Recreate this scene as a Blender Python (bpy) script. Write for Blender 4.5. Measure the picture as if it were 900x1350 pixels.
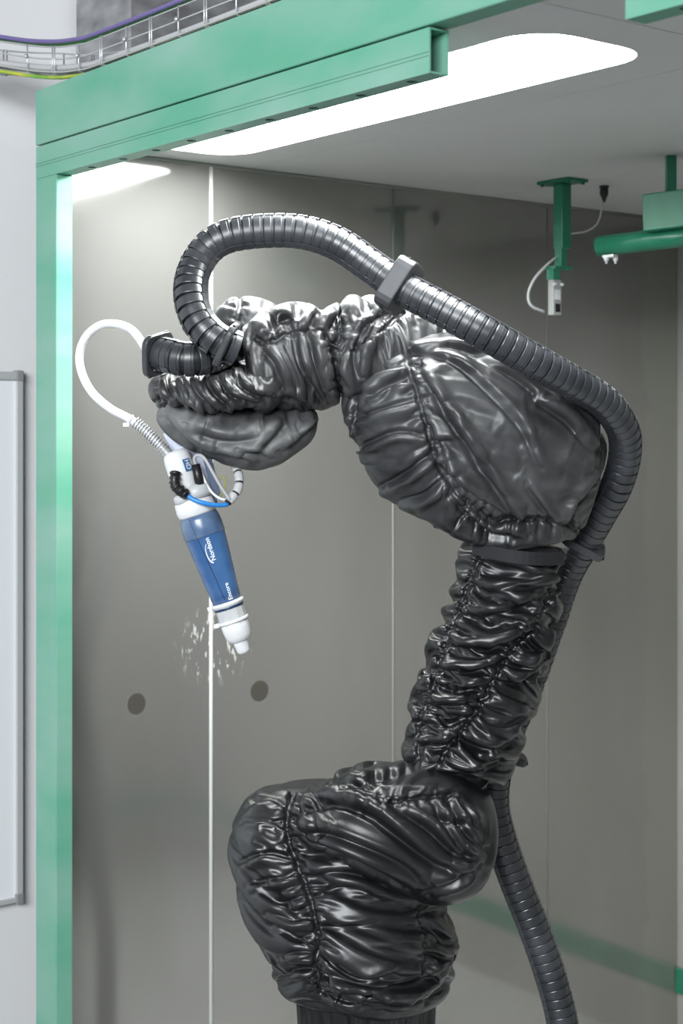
import bpy, bmesh, math, random
import numpy as np
from mathutils import Vector, Matrix

random.seed(7)
for o in list(bpy.data.objects):
    bpy.data.objects.remove(o, do_unlink=True)
scene = bpy.context.scene
COL = scene.collection

# ------------------------------------------------------------------ camera
FPX, YH = 2050.0, 555.0            # focal length and horizon row (900x1350 frame)
ANG = math.radians(37.6)           # heading: degrees from the wall normal (+Y) towards +X
CAMZ = 1.90
CAM = Vector((0, 0, CAMZ))
FW = Vector((math.sin(ANG), math.cos(ANG), 0))
RT = Vector((math.cos(ANG), -math.sin(ANG), 0))
UP = Vector((0, 0, 1))
cd = bpy.data.cameras.new('camera')
cd.sensor_fit = 'HORIZONTAL'; cd.sensor_width = 36.0
cd.lens = FPX / 900 * 36.0
cd.shift_y = -(675 - YH) / 900
cd.clip_start = 0.05; cd.clip_end = 100
cd.dof.use_dof = True; cd.dof.focus_distance = 2.88; cd.dof.aperture_fstop = 7.0
cam = bpy.data.objects.new('camera', cd); COL.objects.link(cam)
cam.location = CAM
cam.rotation_euler = (math.radians(90), 0, -ANG)
scene.camera = cam

# ------------------------------------------------------------------ world, lights, exposure
w = bpy.data.worlds.new('hall_light'); scene.world = w; w.use_nodes = True
w.node_tree.nodes['Background'].inputs[0].default_value = (0.93, 0.97, 1.0, 1)
w.node_tree.nodes['Background'].inputs[1].default_value = 0.17
scene.view_settings.view_transform = 'Standard'
scene.view_settings.look = 'None'
scene.view_settings.gamma = 1.0
scene.view_settings.use_curve_mapping = False
scene.view_settings.exposure = 0.1

def area_lamp(name, loc, target, size, size_y, power, col=(1, 1, 1)):
    l = bpy.data.lights.new(name, 'AREA'); l.shape = 'RECTANGLE'
    l.size = size; l.size_y = size_y; l.energy = power; l.color = col
    o = bpy.data.objects.new(name, l); COL.objects.link(o); o.location = loc
    d = Vector(target) - Vector(loc)
    o.rotation_euler = d.to_track_quat('-Z', 'Y').to_euler()
    return o
area_lamp('hall_window_offscreen', (-3.0, -1.2, 3.4), (1.6, 2.3, 1.2), 3.2, 1.9, 470, (0.93, 0.97, 1.0))
BOOTH_LIGHT = 42.0

# ------------------------------------------------------------------ helpers: pixel rays to points in the place
def ray(px, py):
    return FW + RT * ((px - 450) / FPX) + UP * ((YH - py) / FPX)
ZR = 2.90                                     # distance of the robot
def at(px, py, dz=0.0):
    return CAM + ray(px, py) * (ZR + dz)
def onX(px, py, X): d = ray(px, py); return CAM + d * (X / d.x)
def onY(px, py, Y): d = ray(px, py); return CAM + d * (Y / d.y)
def onZ(px, py, Z): d = ray(px, py); return CAM + d * ((Z - CAMZ) / d.z)
M2PX = FPX / ZR

# ------------------------------------------------------------------ helpers: objects
def tag(o, label=None, cat=None, group=None, kind=None):
    if label: o['label'] = label
    if cat: o['category'] = cat
    if group: o['group'] = group
    if kind: o['kind'] = kind
    return o
def thing(name, loc, label, cat, group=None, rot=None):
    o = bpy.data.objects.new(name, None); COL.objects.link(o)
    o.location = loc
    o.empty_display_size = 0.05
    return tag(o, label, cat, group)
def link(name, me, mat, parent=None, smooth=False, bevel=0):
    o = bpy.data.objects.new(name, me); COL.objects.link(o)
    if mat is not None:
        for m in (mat if isinstance(mat, (list, tuple)) else [mat]):
            me.materials.append(m)
    if smooth:
        for p in me.polygons: p.use_smooth = True
    if parent:
        o.parent = parent
        o.matrix_parent_inverse = Matrix.Translation(parent.location).inverted() if parent.parent is None else Matrix.Identity(4)
    if bevel:
        b = o.modifiers.new('bevel', 'BEVEL'); b.width = bevel; b.segments = 2; b.limit_method = 'ANGLE'
    return o

class MB:
    """collects shapes of ONE piece, then links them as one mesh object (world coordinates)"""
    def __init__(s): s.v = []; s.f = []; s.m = []; s.sm = []
    def add(s, vs, fs, mi=0, smooth=False):
        b = len(s.v); s.v += [tuple(x) for x in vs]
        for f in fs: s.f.append([b + i for i in f]); s.m.append(mi); s.sm.append(smooth)
        return s
    def box(s, lo, hi, mi=0):
        x0, y0, z0 = lo; x1, y1, z1 = hi
        vs = [(x0,y0,z0),(x1,y0,z0),(x1,y1,z0),(x0,y1,z0),(x0,y0,z1),(x1,y0,z1),(x1,y1,z1),(x0,y1,z1)]
        return s.add(vs, [(3,2,1,0),(4,5,6,7),(0,1,5,4),(1,2,6,5),(2,3,7,6),(3,0,4,7)], mi)
    def obox(s, c, ax, ay, az, mi=0):
        """oriented box: centre and three half-axis vectors"""
        c = Vector(c); ax = Vector(ax); ay = Vector(ay); az = Vector(az)
        vs = [c+ax*i+ay*j+az*k for k in (-1,1) for (i,j) in ((-1,-1),(1,-1),(1,1),(-1,1))]
        return s.add(vs, [(3,2,1,0),(4,5,6,7),(0,1,5,4),(1,2,6,5),(2,3,7,6),(3,0,4,7)], mi)
    def tube(s, pts, r, n=10, mi=0, cap=True, closed=False):
        pts = [Vector(p) for p in pts]; N = len(pts)
        rr = r if isinstance(r, (list, tuple)) else [r] * N
        T = []
        for i in range(N):
            a = pts[max(i-1,0)]; b = pts[min(i+1,N-1)]
            T.append((b-a).normalized())
        ref = Vector((0,0,1)) if abs(T[0].z) < .9 else Vector((1,0,0))
        nrm = (ref - T[0]*ref.dot(T[0])).normalized()
        vs = []
        for i in range(N):
            nrm = (nrm - T[i]*nrm.dot(T[i])).normalized(); bi = T[i].cross(nrm)
            for k in range(n):
                a = 2*math.pi*k/n
                vs.append(pts[i] + (nrm*math.cos(a)+bi*math.sin(a))*rr[i])
        fs = [(i*n+k, i*n+(k+1)%n, (i+1)*n+(k+1)%n, (i+1)*n+k) for i in range(N-1) for k in range(n)]
        s.add(vs, fs, mi, True)
        if cap:
            b = len(s.v)-len(vs)
            s.f.append([b+k for k in reversed(range(n))]); s.m.append(mi); s.sm.append(False)
            s.f.append([b+(N-1)*n+k for k in range(n)]); s.m.append(mi); s.sm.append(False)
        return s
    def lathe(s, prof, o, axis, n=28, mi=0, smooth=True, cap=True, ref=None):
        """profile [(r, h)] turned about axis through o"""
        o = Vector(o); axis = Vector(axis).normalized()
        ref = Vector(ref) if ref else (Vector((0,0,1)) if abs(axis.z) < .9 else Vector((1,0,0)))
        e1 = (ref - axis*ref.dot(axis)).normalized(); e2 = axis.cross(e1)
        vs = [o+axis*h+(e1*math.cos(2*math.pi*k/n)+e2*math.sin(2*math.pi*k/n))*r for (r,h) in prof for k in range(n)]
        fs = [(i*n+k, i*n+(k+1)%n, (i+1)*n+(k+1)%n, (i+1)*n+k) for i in range(len(prof)-1) for k in range(n)]
        s.add(vs, fs, mi, smooth)
        if cap:
            b = len(s.v)-len(vs)
            s.f.append([b+k for k in reversed(range(n))]); s.m.append(mi); s.sm.append(False)
            s.f.append([b+(len(prof)-1)*n+k for k in range(n)]); s.m.append(mi); s.sm.append(False)
        return s
    def mesh(s, name):
        me = bpy.data.meshes.new(name); me.from_pydata(s.v, [], s.f)
        me.polygons.foreach_set('material_index', s.m)
        me.polygons.foreach_set('use_smooth', s.sm)
        me.update(); return me
    def build(s, name, mat, parent=None, bevel=0):
        return link(name, s.mesh(name), mat, parent, False, bevel)

def catmull(P, n):
    """n points along a smooth curve through control rows P (any number of columns), even by arc length"""
    P = np.asarray(P, float)
    Q = np.vstack([2*P[0]-P[1], P, 2*P[-1]-P[-2]])
    out = []
    for i in range(1, len(Q)-2):
        t = np.linspace(0, 1, 24, endpoint=False)[:, None]
        a, b, c, d = Q[i-1], Q[i], Q[i+1], Q[i+2]
        out.append(.5*((2*b)+(-a+c)*t+(2*a-5*b+4*c-d)*t**2+(-a+3*b-3*c+d)*t**3))
    out = np.vstack(out+[P[-1:]])
    k = min(3, P.shape[1])
    s = np.r_[0, np.cumsum(np.linalg.norm(np.diff(out[:, :k], axis=0), axis=1))]
    tt = np.linspace(0, s[-1], n)
    return np.stack([np.interp(tt, s, out[:, j]) for j in range(P.shape[1])], 1), s[-1]
def curve3(pixels, n):
    """pixels: (px, py, dz) -> n world points"""
    P = [at(*p) for p in pixels]
    return [Vector(p) for p in catmull([tuple(p) for p in P], n)[0]]

# ------------------------------------------------------------------ materials
def mat(name, col, rough=.5, metal=0.0, col2=None, scale=8.0, bump=0.0, bscale=60.0, spec=.5,
        emit=None, estr=0, coat=0, rough2=None, trans=0, stretch=None, detail=5, sheen=0):
    m = bpy.data.materials.new(name); m.use_nodes = True
    nt = m.node_tree; b = nt.nodes['Principled BSDF']
    I = b.inputs
    I['Base Color'].default_value = (*col, 1); I['Roughness'].default_value = rough
    I['Metallic'].default_value = metal; I['Specular IOR Level'].default_value = spec
    if coat: I['Coat Weight'].default_value = coat; I['Coat Roughness'].default_value = .2
    if trans: I['Transmission Weight'].default_value = trans
    if sheen: I['Sheen Weight'].default_value = sheen; I['Sheen Roughness'].default_value = .45
    if emit: I['Emission Color'].default_value = (*emit, 1); I['Emission Strength'].default_value = estr
    geo = nt.nodes.new('ShaderNodeNewGeometry'); src = geo.outputs['Position']
    if stretch:
        mp = nt.nodes.new('ShaderNodeVectorMath'); mp.operation = 'MULTIPLY'
        mp.inputs[1].default_value = stretch; nt.links.new(src, mp.inputs[0]); src = mp.outputs[0]
    if col2 or rough2 is not None:
        n = nt.nodes.new('ShaderNodeTexNoise'); n.inputs['Scale'].default_value = scale; n.inputs['Detail'].default_value = detail
        nt.links.new(src, n.inputs['Vector'])
        r = nt.nodes.new('ShaderNodeMapRange'); r.inputs[1].default_value = .35; r.inputs[2].default_value = .68
        nt.links.new(n.outputs['Fac'], r.inputs[0])
        if col2:
            mx = nt.nodes.new('ShaderNodeMix'); mx.data_type = 'RGBA'
            mx.inputs[6].default_value = (*col, 1); mx.inputs[7].default_value = (*col2, 1)
            nt.links.new(r.outputs[0], mx.inputs[0]); nt.links.new(mx.outputs[2], I['Base Color'])
        if rough2 is not None:
            q = nt.nodes.new('ShaderNodeMapRange'); q.inputs[3].default_value = rough; q.inputs[4].default_value = rough2
            nt.links.new(r.outputs[0], q.inputs[0]); nt.links.new(q.outputs[0], I['Roughness'])
    if bump:
        n2 = nt.nodes.new('ShaderNodeTexNoise'); n2.inputs['Scale'].default_value = bscale; n2.inputs['Detail'].default_value = 4
        nt.links.new(src, n2.inputs['Vector'])
        bp = nt.nodes.new('ShaderNodeBump'); bp.inputs['Strength'].default_value = bump; bp.inputs['Distance'].default_value = .004
        nt.links.new(n2.outputs['Fac'], bp.inputs['Height']); nt.links.new(bp.outputs[0], I['Normal'])
    return m

M = {}
M['green'] = mat('green_paint', (.082, .32, .21), .34, col2=(.20, .37, .30), scale=2.6, bump=.03, bscale=25, stretch=(1, 1, 2.5), rough2=.5)
M['green_dark'] = mat('green_darker_tone', (.012, .16, .09), .3, col2=(.02, .19, .11), scale=20)  # darker green than the frame, used on sills and ceiling fittings
M['ceil'] = mat('ceiling_sheet', (.66, .66, .66), .40, col2=(.60, .60, .595), scale=2.5)
M['front'] = mat('front_wall_sheet', (.34, .335, .31), .4, col2=(.30, .295, .27), scale=2)
M['sealant'] = mat('sealant', (.62, .62, .60), .5)
M['sealant2'] = mat('sealant_aged', (.21, .205, .19), .5)
M['white_wall'] = mat('white_wall_paint', (.74, .74, .75), .75, bump=.03, bscale=80)
M['floor'] = mat('concrete_floor', (.74, .74, .73), .45, col2=(.68, .68, .67), scale=3, bump=.05)
M['hall_floor'] = mat('hall_floor_low_bounce', (.16, .165, .17), .5, col2=(.13, .135, .14), scale=3)  # unseen floor; tone invented dark to weaken light bounced onto the arm
M['board'] = mat('whiteboard_enamel', (.80, .82, .84), .25)
M['alu'] = mat('aluminium', (.52, .53, .54), .4, metal=.2)
M['plastic_grey'] = mat('grey_plastic', (.25, .25, .26), .5)
M['galv'] = mat('galvanised_sheet', (.16, .16, .165), .45, metal=.35, col2=(.36, .36, .37), scale=9, stretch=(1, 1, 2.2), bump=.05, bscale=20, detail=8)
M['zinc'] = mat('zinc_wire', (.55, .56, .57), .35, metal=.6)
M['cab_grey'] = mat('grey_cable', (.42, .42, .43), .5)
M['cab_purple'] = mat('purple_cable', (.13, .10, .27), .45)
M['cab_green'] = mat('green_cable', (.06, .33, .05), .45)
M['cab_yg'] = mat('yellow_green_cable', (.10, .32, .03), .45, col2=(.55, .50, .05), scale=14)
M['cloth'] = mat('coated_fabric', (.006, .0063, .0075), .32, col2=(.010, .0104, .012), scale=6, bump=.05, bscale=260, spec=.66, rough2=.42)
M['cloth_dust'] = mat('coated_fabric_dusty', (.010, .0104, .012), .35, col2=(.062, .063, .066), scale=7, bump=.05, bscale=260, spec=.66, rough2=.50)
M['cloth_powder'] = mat('coated_fabric_powdered', (.010, .0104, .012), .38, col2=(.14, .142, .145), scale=5, bump=.05, bscale=260, spec=.6, rough2=.6)
M['cuff'] = mat('elastic_fabric', (.010, .010, .011), .34, bump=.1, bscale=150)
M['strap'] = mat('hook_and_loop', (.012, .013, .016), .75, bump=.35, bscale=420)
M['hose'] = mat('conduit_plastic', (.026, .028, .033), .30, col2=(.045, .048, .055), scale=14, spec=.7, rough2=.42)
M['black'] = mat('black_plastic', (.010, .010, .011), .4)
M['clamp'] = mat('clamp_plastic', (.038, .040, .045), .38, col2=(.05, .052, .058), scale=20)
M['steel'] = mat('steel', (.5, .5, .5), .3, metal=.9)
M['white_pl'] = mat('white_plastic', (.72, .73, .74), .35, col2=(.66, .67, .68), scale=30)
M['white_hose'] = mat('white_hose_plastic', (.78, .79, .80), .3)
M['grey_pl'] = mat('light_grey_plastic', (.50, .51, .52), .4)
M['blue'] = mat('blue_plastic', (.022, .085, .24), .28, col2=(.05, .13, .29), scale=22, coat=.3)
M['blue_mist'] = mat('powder_misted_blue', (.10, .16, .26), .3, col2=(.05, .10, .22), scale=45, coat=.3)
M['air_blue'] = mat('blue_air_tube', (.02, .22, .62), .3)
M['navy'] = mat('navy_plate', (.015, .04, .10), .35)
M['pale_plate'] = mat('pale_anodised_plate', (.42, .45, .55), .35, metal=.3)
M['ink'] = mat('white_print', (.8, .82, .84), .4)
M['lamp_white'] = mat('lamp_recess_white', (.85, .87, .86), .4)
M['lamp_emit'] = mat('lamp_diffuser', (.9, .9, .9), .4, emit=(.97, 1.0, .99), estr=BOOTH_LIGHT)
M['sensor'] = mat('sensor_housing', (.40, .41, .41), .4, metal=.3)

def wall_material():
    m = mat('polished_wall_sheet', (.335, .328, .313), .17, metal=.62)
    nt = m.node_tree; b = nt.nodes['Principled BSDF']; N = nt.nodes; Lk = nt.links
    geo = [n for n in N if n.type == 'NEW_GEOMETRY'][0]
    sep = N.new('ShaderNodeSeparateXYZ'); Lk.new(geo.outputs['Position'], sep.inputs[0])
    def math_(op, a, b2=None, c=None):
        n = N.new('ShaderNodeMath'); n.operation = op
        for i, v in enumerate((a, b2, c)):
            if v is None: continue
            if isinstance(v, (int, float)): n.inputs[i].default_value = v
            else: Lk.new(v, n.inputs[i])
        return n.outputs[0]
    def noise(scale, st, detail=6):
        mp = N.new('ShaderNodeVectorMath'); mp.operation = 'MULTIPLY'; mp.inputs[1].default_value = st
        Lk.new(geo.outputs['Position'], mp.inputs[0])
        n = N.new('ShaderNodeTexNoise'); n.inputs['Scale'].default_value = scale; n.inputs['Detail'].default_value = detail
        Lk.new(mp.outputs[0], n.inputs['Vector']); return n.outputs['Fac']
    def ramp(v, lo, hi, a=0.0, b2=1.0):
        n = N.new('ShaderNodeMapRange'); n.interpolation_type = 'SMOOTHSTEP'
        n.inputs[1].default_value = lo; n.inputs[2].default_value = hi; n.inputs[3].default_value = a; n.inputs[4].default_value = b2
        Lk.new(v, n.inputs[0]); return n.outputs[0]
    def spot(p, rx, rz, soft):
        dx = math_('MULTIPLY', math_('SUBTRACT', sep.outputs[0], p.x), 1/rx)
        dz = math_('MULTIPLY', math_('SUBTRACT', sep.outputs[2], p.z), 1/rz)
        d = math_('SQRT', math_('ADD', math_('MULTIPLY', dx, dx), math_('MULTIPLY', dz, dz)))
        return ramp(d, 1-soft, 1+soft, 1.0, 0.0)
    def mix(fac, cprev, col):
        mx = N.new('ShaderNodeMix'); mx.data_type = 'RGBA'; Lk.new(fac, mx.inputs[0])
        if isinstance(cprev, tuple): mx.inputs[6].default_value = (*cprev, 1)
        else: Lk.new(cprev, mx.inputs[6])
        mx.inputs[7].default_value = (*col, 1); return mx.outputs[2]
    base = mix(ramp(noise(2.2, (1, 1, .35)), .35, .7), (.335, .328, .313), (.29, .284, .266))
    # film of powder at the far end of the wall with a wavy edge
    edge = math_('ADD', sep.outputs[0], math_('MULTIPLY', math_('SUBTRACT', noise(5, (1, 1, 1)), .5), .18))
    base = mix(ramp(edge, 3.46, 3.49, 0, .35), base, (.36, .37, .31))
    # wiped streaks of white powder
    c = onY(283, 850, 3.06)
    streak = math_('MULTIPLY', spot(c, .085, .075, .45), ramp(noise(60, (1.6, 1, .55), 3), .56, .66))
    base = mix(math_('MULTIPLY', streak, .5), base, (.75, .75, .74))
    s1 = spot(onY(180, 928, 3.06), .025, .026, .16); s2 = spot(onY(342, 911, 3.06), .027, .026, .14)
    sp = math_('MULTIPLY', math_('MAXIMUM', s1, s2), .95)
    base = mix(sp, base, (.05, .046, .036))
    Lk.new(base, b.inputs['Base Color'])
    ro = math_('ADD', ramp(noise(3.0, (1, 1, .5)), .3, .7, .07, .12), math_('MULTIPLY', math_('MAXIMUM', sp, streak), .4))
    Lk.new(ro, b.inputs['Roughness'])
    Lk.new(math_('SUBTRACT', .62, math_('MULTIPLY', math_('MAXIMUM', sp, streak), .62)), b.inputs['Metallic'])
    bp = N.new('ShaderNodeBump'); bp.inputs['Strength'].default_value = .05; bp.inputs['Distance'].default_value = .004
    Lk.new(noise(4.0, (1, 1, .5), 1), bp.inputs['Height']); Lk.new(bp.outputs[0], b.inputs['Normal'])
    return m
M['wall'] = wall_material()

# ------------------------------------------------------------------ the setting
X0, YB, ZC = 1.534, 3.06, 2.50               # opening plane, back wall, ceiling
XR, YF = 3.62, 0.25                          # far side wall, front wall
def struct(name, mb, m, bevel=0):
    o = mb.build(name, m, None, bevel); o['kind'] = 'structure'; return o

struct('floor', MB().box((-6, -5, -.05), (6, 5, 0)), M['hall_floor'])
struct('floor_booth', MB().box((X0+.06, YF, .0005), (XR, YB, .012)), M['floor'])
struct('wall_hall', MB().box((-4, 3.40, 0), (4.6, 3.5, 4.2)), M['white_wall'])
seams = [1.60, onY(278, 700, YB).x, onY(518, 700, YB).x, onY(721, 700, YB).x, XR]
wb = struct('wall_back', MB().box((1.575, YB+.006, 0), (XR, YB+.018, ZC)), M['wall'])
for a, b in zip(seams[:-1], seams[1:]):
    lo = 1.575 if a == 1.60 else a + .0025
    MB().box((lo, YB, 0.0), (b-.0025, YB+.0058, ZC-.004)).build('panel', M['wall'], wb)
for i, x in enumerate(seams[1:-1]):
    hw = (.0052, .0038, .0030)[i]
    MB().tube([(x, YB+.001, 0.0), (x, YB+.001, ZC)], hw, 8).build('joint_strip', M['sealant'] if i == 0 else M['sealant2'], wb)
cs = MB().tube([(1.575, YB-.001, ZC-.002), (XR, YB-.001, ZC-.002)], .006, 8).build('joint_strip', M['sealant2'], wb)

wr = struct('wall_right', MB().box((XR, YF, 0), (XR+.04, YB+.018, ZC)), M['front'])
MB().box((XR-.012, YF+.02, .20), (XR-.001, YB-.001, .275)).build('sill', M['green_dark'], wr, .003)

wf = struct('wall_front', MB().box((X0+.05, YF-.04, 0), (XR+.04, YF-.001, ZC)), M['front'])
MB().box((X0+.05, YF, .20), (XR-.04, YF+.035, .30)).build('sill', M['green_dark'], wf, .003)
# ceiling: sheets with narrow gaps, one of them cut out for the lamp
LX0, LX1, LY0, LY1 = 1.685, 1.965, 1.70, 2.95
XS, YS = 2.076, 1.59
def rrect(x0, x1, y0, y1, r, n=8):
    pts = []
    for (cx, cy, a0) in ((x1-r, y1-r, 0), (x0+r, y1-r, 90), (x0+r, y0+r, 180), (x1-r, y0+r, 270)):
        for k in range(n+1):
            a = math.radians(a0+90*k/n); pts.append((cx+r*math.cos(a), cy+r*math.sin(a)))
    return pts
ce = struct('ceiling', MB().box((X0+.01, YF, ZC+.085), (XR+.04, YB+.018, ZC+.10)), M['ceil'])
hole = rrect(LX0, LX1, LY0, LY1, .085)
bm = bmesh.new()
g = .0012
outer = [(XS-g, YB), (X0+.045, YB), (X0+.045, YS+g), (XS-g, YS+g)]
ov = [bm.verts.new((x, y, ZC)) for x, y in outer]; hv = [bm.verts.new((x, y, ZC)) for x, y in hole]
ed = [bm.edges.new((ov[i], ov[(i+1) % 4])) for i in range(4)] + [bm.edges.new((hv[i], hv[(i+1) % len(hv)])) for i in range(len(hv))]
bmesh.ops.triangle_fill(bm, edges=ed, use_beauty=True)
me = bpy.data.meshes.new('ceiling_sheet'); bm.to_mesh(me); bm.free()
o = link('ceiling_sheet', me, M['ceil'], ce)
so = o.modifiers.new('s', 'SOLIDIFY'); so.thickness = .004; so.offset = 1 if me.polygons[0].normal.z > 0 else -1
for (xa, xb, ya, yb) in ((XS+g, 2.85, YS+g, YB), (2.8524, XR, YS+g, YB), (X0+.045, 2.0, YF, YS-g), (2.0024, 2.85, YF, YS-g), (2.8524, XR, YF, YS-g)):
    MB().box((xa, ya, ZC), (xb, yb, ZC+.004)).build('ceiling_sheet', M['ceil'], ce)

# ceiling lamp in the cut-out
lamp = thing('ceiling_lamp', ((LX0+LX1)/2, (LY0+LY1)/2, ZC), 'long bright recessed lamp with rounded corners in the grey booth ceiling', 'lamp')
h2 = rrect(LX0+.012, LX1-.012, LY0+.03, LY1-.03, .08)
n = len(hole)
vs = [(x, y, ZC-.0005) for x, y in hole] + [(x, y, ZC+.05) for x, y in h2]
MB().add(vs, [(k, (k+1) % n, n+(k+1) % n, n+k) for k in range(n)], 0, True).build('reflector', M['lamp_white'], lamp)
MB().add([(x, y, ZC+.0495) for x, y in h2], [tuple(range(n))][::1]).build('diffuser', M['lamp_emit'], lamp)

MB().add([(x, y, z) for z in (ZC+.052, ZC+.08) for x, y in h2], [tuple(range(n-1, -1, -1)), tuple(range(n, 2*n))]+[(k, (k+1) % n, n+(k+1) % n, n+k) for k in range(n)]).build('housing', M['alu'], lamp)

# ------------------------------------------------------------------ green booth frame
fr = thing('booth_frame', (X0, 3.0, 0), 'green painted steel frame of post and double header around the booth opening', 'frame')
ZB = CAMZ + .525                               # underside of the lower rail
MB().box((X0, 2.985, 0), (X0+.040, YB+.02, ZB)).build('post', [M['green']], fr, .003)
MB().box((X0-.001, .3, ZC-.003), (X0+.045, YB+.02, CAMZ+.717)).build('header_beam', M['green'], fr, .003)
def rail(y0, y1, holes):
    """open-ended hollow rail, its underside drilled"""
    xa, xb, za, zb_, t = X0+.001, X0+.040, ZB, ZC-.006, .003
    mb = MB().box((xa, y0, za+t), (xa+t, y1, zb_-t)).box((xb-t, y0, za+t), (xb, y1, zb_-t)).box((xa, y0, zb_-t), (xb, y1, zb_)).box((xa+t, y1-t, za+t), (xb-t, y1, zb_-t))
    bm = bmesh.new(); ed = []
    loops = [[(xa, y0), (xb, y0), (xb, y1), (xa, y1)]] + [[(X0+.021+.009*math.cos(k*math.pi/8), y+.009*math.sin(k*math.pi/8)) for k in range(16)] for y in holes]
    for lp in loops:
        vv = [bm.verts.new((x, y, za)) for x, y in lp]
        ed += [bm.edges.new((vv[i], vv[(i+1) % len(vv)])) for i in range(len(vv))]
    bmesh.ops.triangle_fill(bm, edges=ed, use_beauty=True)
    bm.verts.index_update()
    vs = [v.co.copy() for v in bm.verts]; fs = [[v.index for v in f.verts] for f in bm.faces]; n = len(vs); bm.free()
    mb.add(vs, fs).add([v+UP*t for v in vs], fs)
    q = 0
    for lp in loops:
        m_ = len(lp)
        mb.add([(x, y, z) for z in (za, za+t) for x, y in lp], [(i, (i+1) % m_, m_+(i+1) % m_, m_+i) for i in range(m_)])
    r = mb.build('lower_rail', M['green'], fr)
    for y in holes:
        MB().lathe([(.009, .0005), (.009, .010)], (X0+.021, y, ZB), (0, 0, 1), 16, cap=False).build('bolt_hole', M['green'], r)
    return r
r1 = rail(1.776, YB+.02, [1.84+.128*k for k in range(9)]); r2 = rail(.3, 1.385, [1.30])
MB().box((X0-.0006, 1.779, ZB+.026), (X0+.0012, YB+.018, ZB+.0285)).build('rib', M['green'], r1)
MB().box((X0-.0006, 1.779, ZB+.032), (X0+.0012, YB+.018, ZB+.0335)).build('rib', M['green'], r1)
MB().box((X0+.034, 1.375, ZC-.010), (X0+.040, 1.40, ZC+.001)).build('corner_bracket', M['black'], fr)

# galvanised duct above the booth roof
gd = thing('air_duct', (1.79, 3.12, ZC+.1), 'mottled grey galvanised sheet duct above the booth roof against the white wall', 'duct')
MB().box((1.79, 3.12, ZC+.101), (2.9, 3.38, 3.5)).build('casing', M['galv'], gd, .004)

# ------------------------------------------------------------------ whiteboard on the hall wall
YW = 3.378
tr = onY(30, 490, YW); br = onY(30, 1188, YW)
wbd = thing('whiteboard', (tr.x-.4, 3.39, br.z), 'white enamel board with thin grey aluminium frame on the white hall wall', 'whiteboard')
xr, xl, zt, zb = tr.x, tr.x-1.7, tr.z, br.z
MB().box((xl, YW+.004, zb), (xr, 3.399, zt)).build('board', M['board'], wbd)
MB().box((xr-.017, YW-.004, zb), (xr, 3.399, zt)).build('frame_rail', M['alu'], wbd, .002)
MB().box((xl, YW-.004, zt-.020), (xr-.017, 3.399, zt)).build('frame_rail', M['alu'], wbd, .002)
MB().box((xl, YW-.004, zb), (xr-.017, 3.399, zb+.012)).build('frame_rail', M['alu'], wbd, .002)
for zc in (zt-.010, zb+.008):
    MB().box((xr-.018, YW-.006, zc-.013), (xr+.001, 3.399, zc+.013)).build('corner_cap', M['plastic_grey'], wbd, .003)

# ------------------------------------------------------------------ wire basket tray and its cables
TP = [(1.565, 1.2, .733), (1.565, 2.0, .733), (1.565, 2.80, .733), (1.563, 2.95, .738), (1.55, 3.08, .757), (1.50, 3.21, .788), (1.30, 3.29, .81), (.6, 3.29, .81)]
tp, tlen = catmull([(x, y, CAMZ+z) for x, y, z in TP], 120)
tp = [Vector(p) for p in tp]
def tside(i):
    t = (tp[min(i+1, 119)]-tp[max(i-1, 0)]).normalized()
    return Vector((t.y, -t.x, 0)).normalized()    # towards the booth side of the path
def toff(s, h): return [p + tside(i)*s + UP*h for i, p in enumerate(tp)]
tray = thing('cable_tray', tp[40], 'zinc wire basket cable tray running along the top of the green header', 'cable tray')
for (s, h) in ((0, .058), (0, .032), (0, .004), (.03, .002), (.065, .002), (.1, .004), (.1, .058)):
    MB().tube(toff(s, h), .0019, 6).build('long_wire', M['zinc'], tray)
for i in range(2, 118, 4):
    for d in (0, 1) if i % 8 == 2 else (0,):
        p = tp[i]; sd = tside(i)
        j = (tp[i+1]-tp[i]).normalized()*.008*d
        MB().tube([p+UP*.060+j-sd*.002, p+UP*.002+j-sd*.002, p+sd*.004+j, p+sd*.096+j, p+sd*.1+UP*.002+j, p+sd*.1+UP*.06+j], .0019, 6).build('cross_wire', M['zinc'], tray)
    if i % 8 == 6:
        p = tp[i] + UP*.033 - tside(i)*.004
        MB().lathe([(.001, 0), (.005, .001), (.005, .004), (.002, .006)], p, -tside(i), 8).build('clip', M['zinc'], tray)
def tray_cable(s, h, amp, ph, r, m, label):
    pts = [p + tside(i)*(s+amp*math.sin(i*.21+ph)) + UP*(h+amp*math.cos(i*.17+ph)) for i, p in enumerate(tp)]
    tag(MB().tube(pts, r, 8).build('cable', m), label, 'cable', 'cables in the wire tray')
tray_cable(-.0045, .0675, .0015, 0.5, .0048, M['cab_purple'], 'purple cable tied along the top edge of the wire tray')
tray_cable(.0085, .0675, .0015, 3.0, .0048, M['cab_green'], 'plain green cable tied along the top edge of the wire tray')
tray_cable(.014, .013, .002, 1.0, .0075, M['cab_grey'], 'grey cable lying against the front wires of the tray')
tray_cable(.034, .0135, .0015, 2.0, .0075, M['cab_grey'], 'grey cable between two other grey cables in the wire tray')
tray_cable(.054, .0135, .0015, 4.0, .0075, M['cab_grey'], 'grey cable lying deepest in the tray behind two others')
tray_cable(.002, -.0070, .001, 2.5, .0042, M['cab_yg'], 'yellow and green striped earth wire along the underside of the tray')

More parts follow.
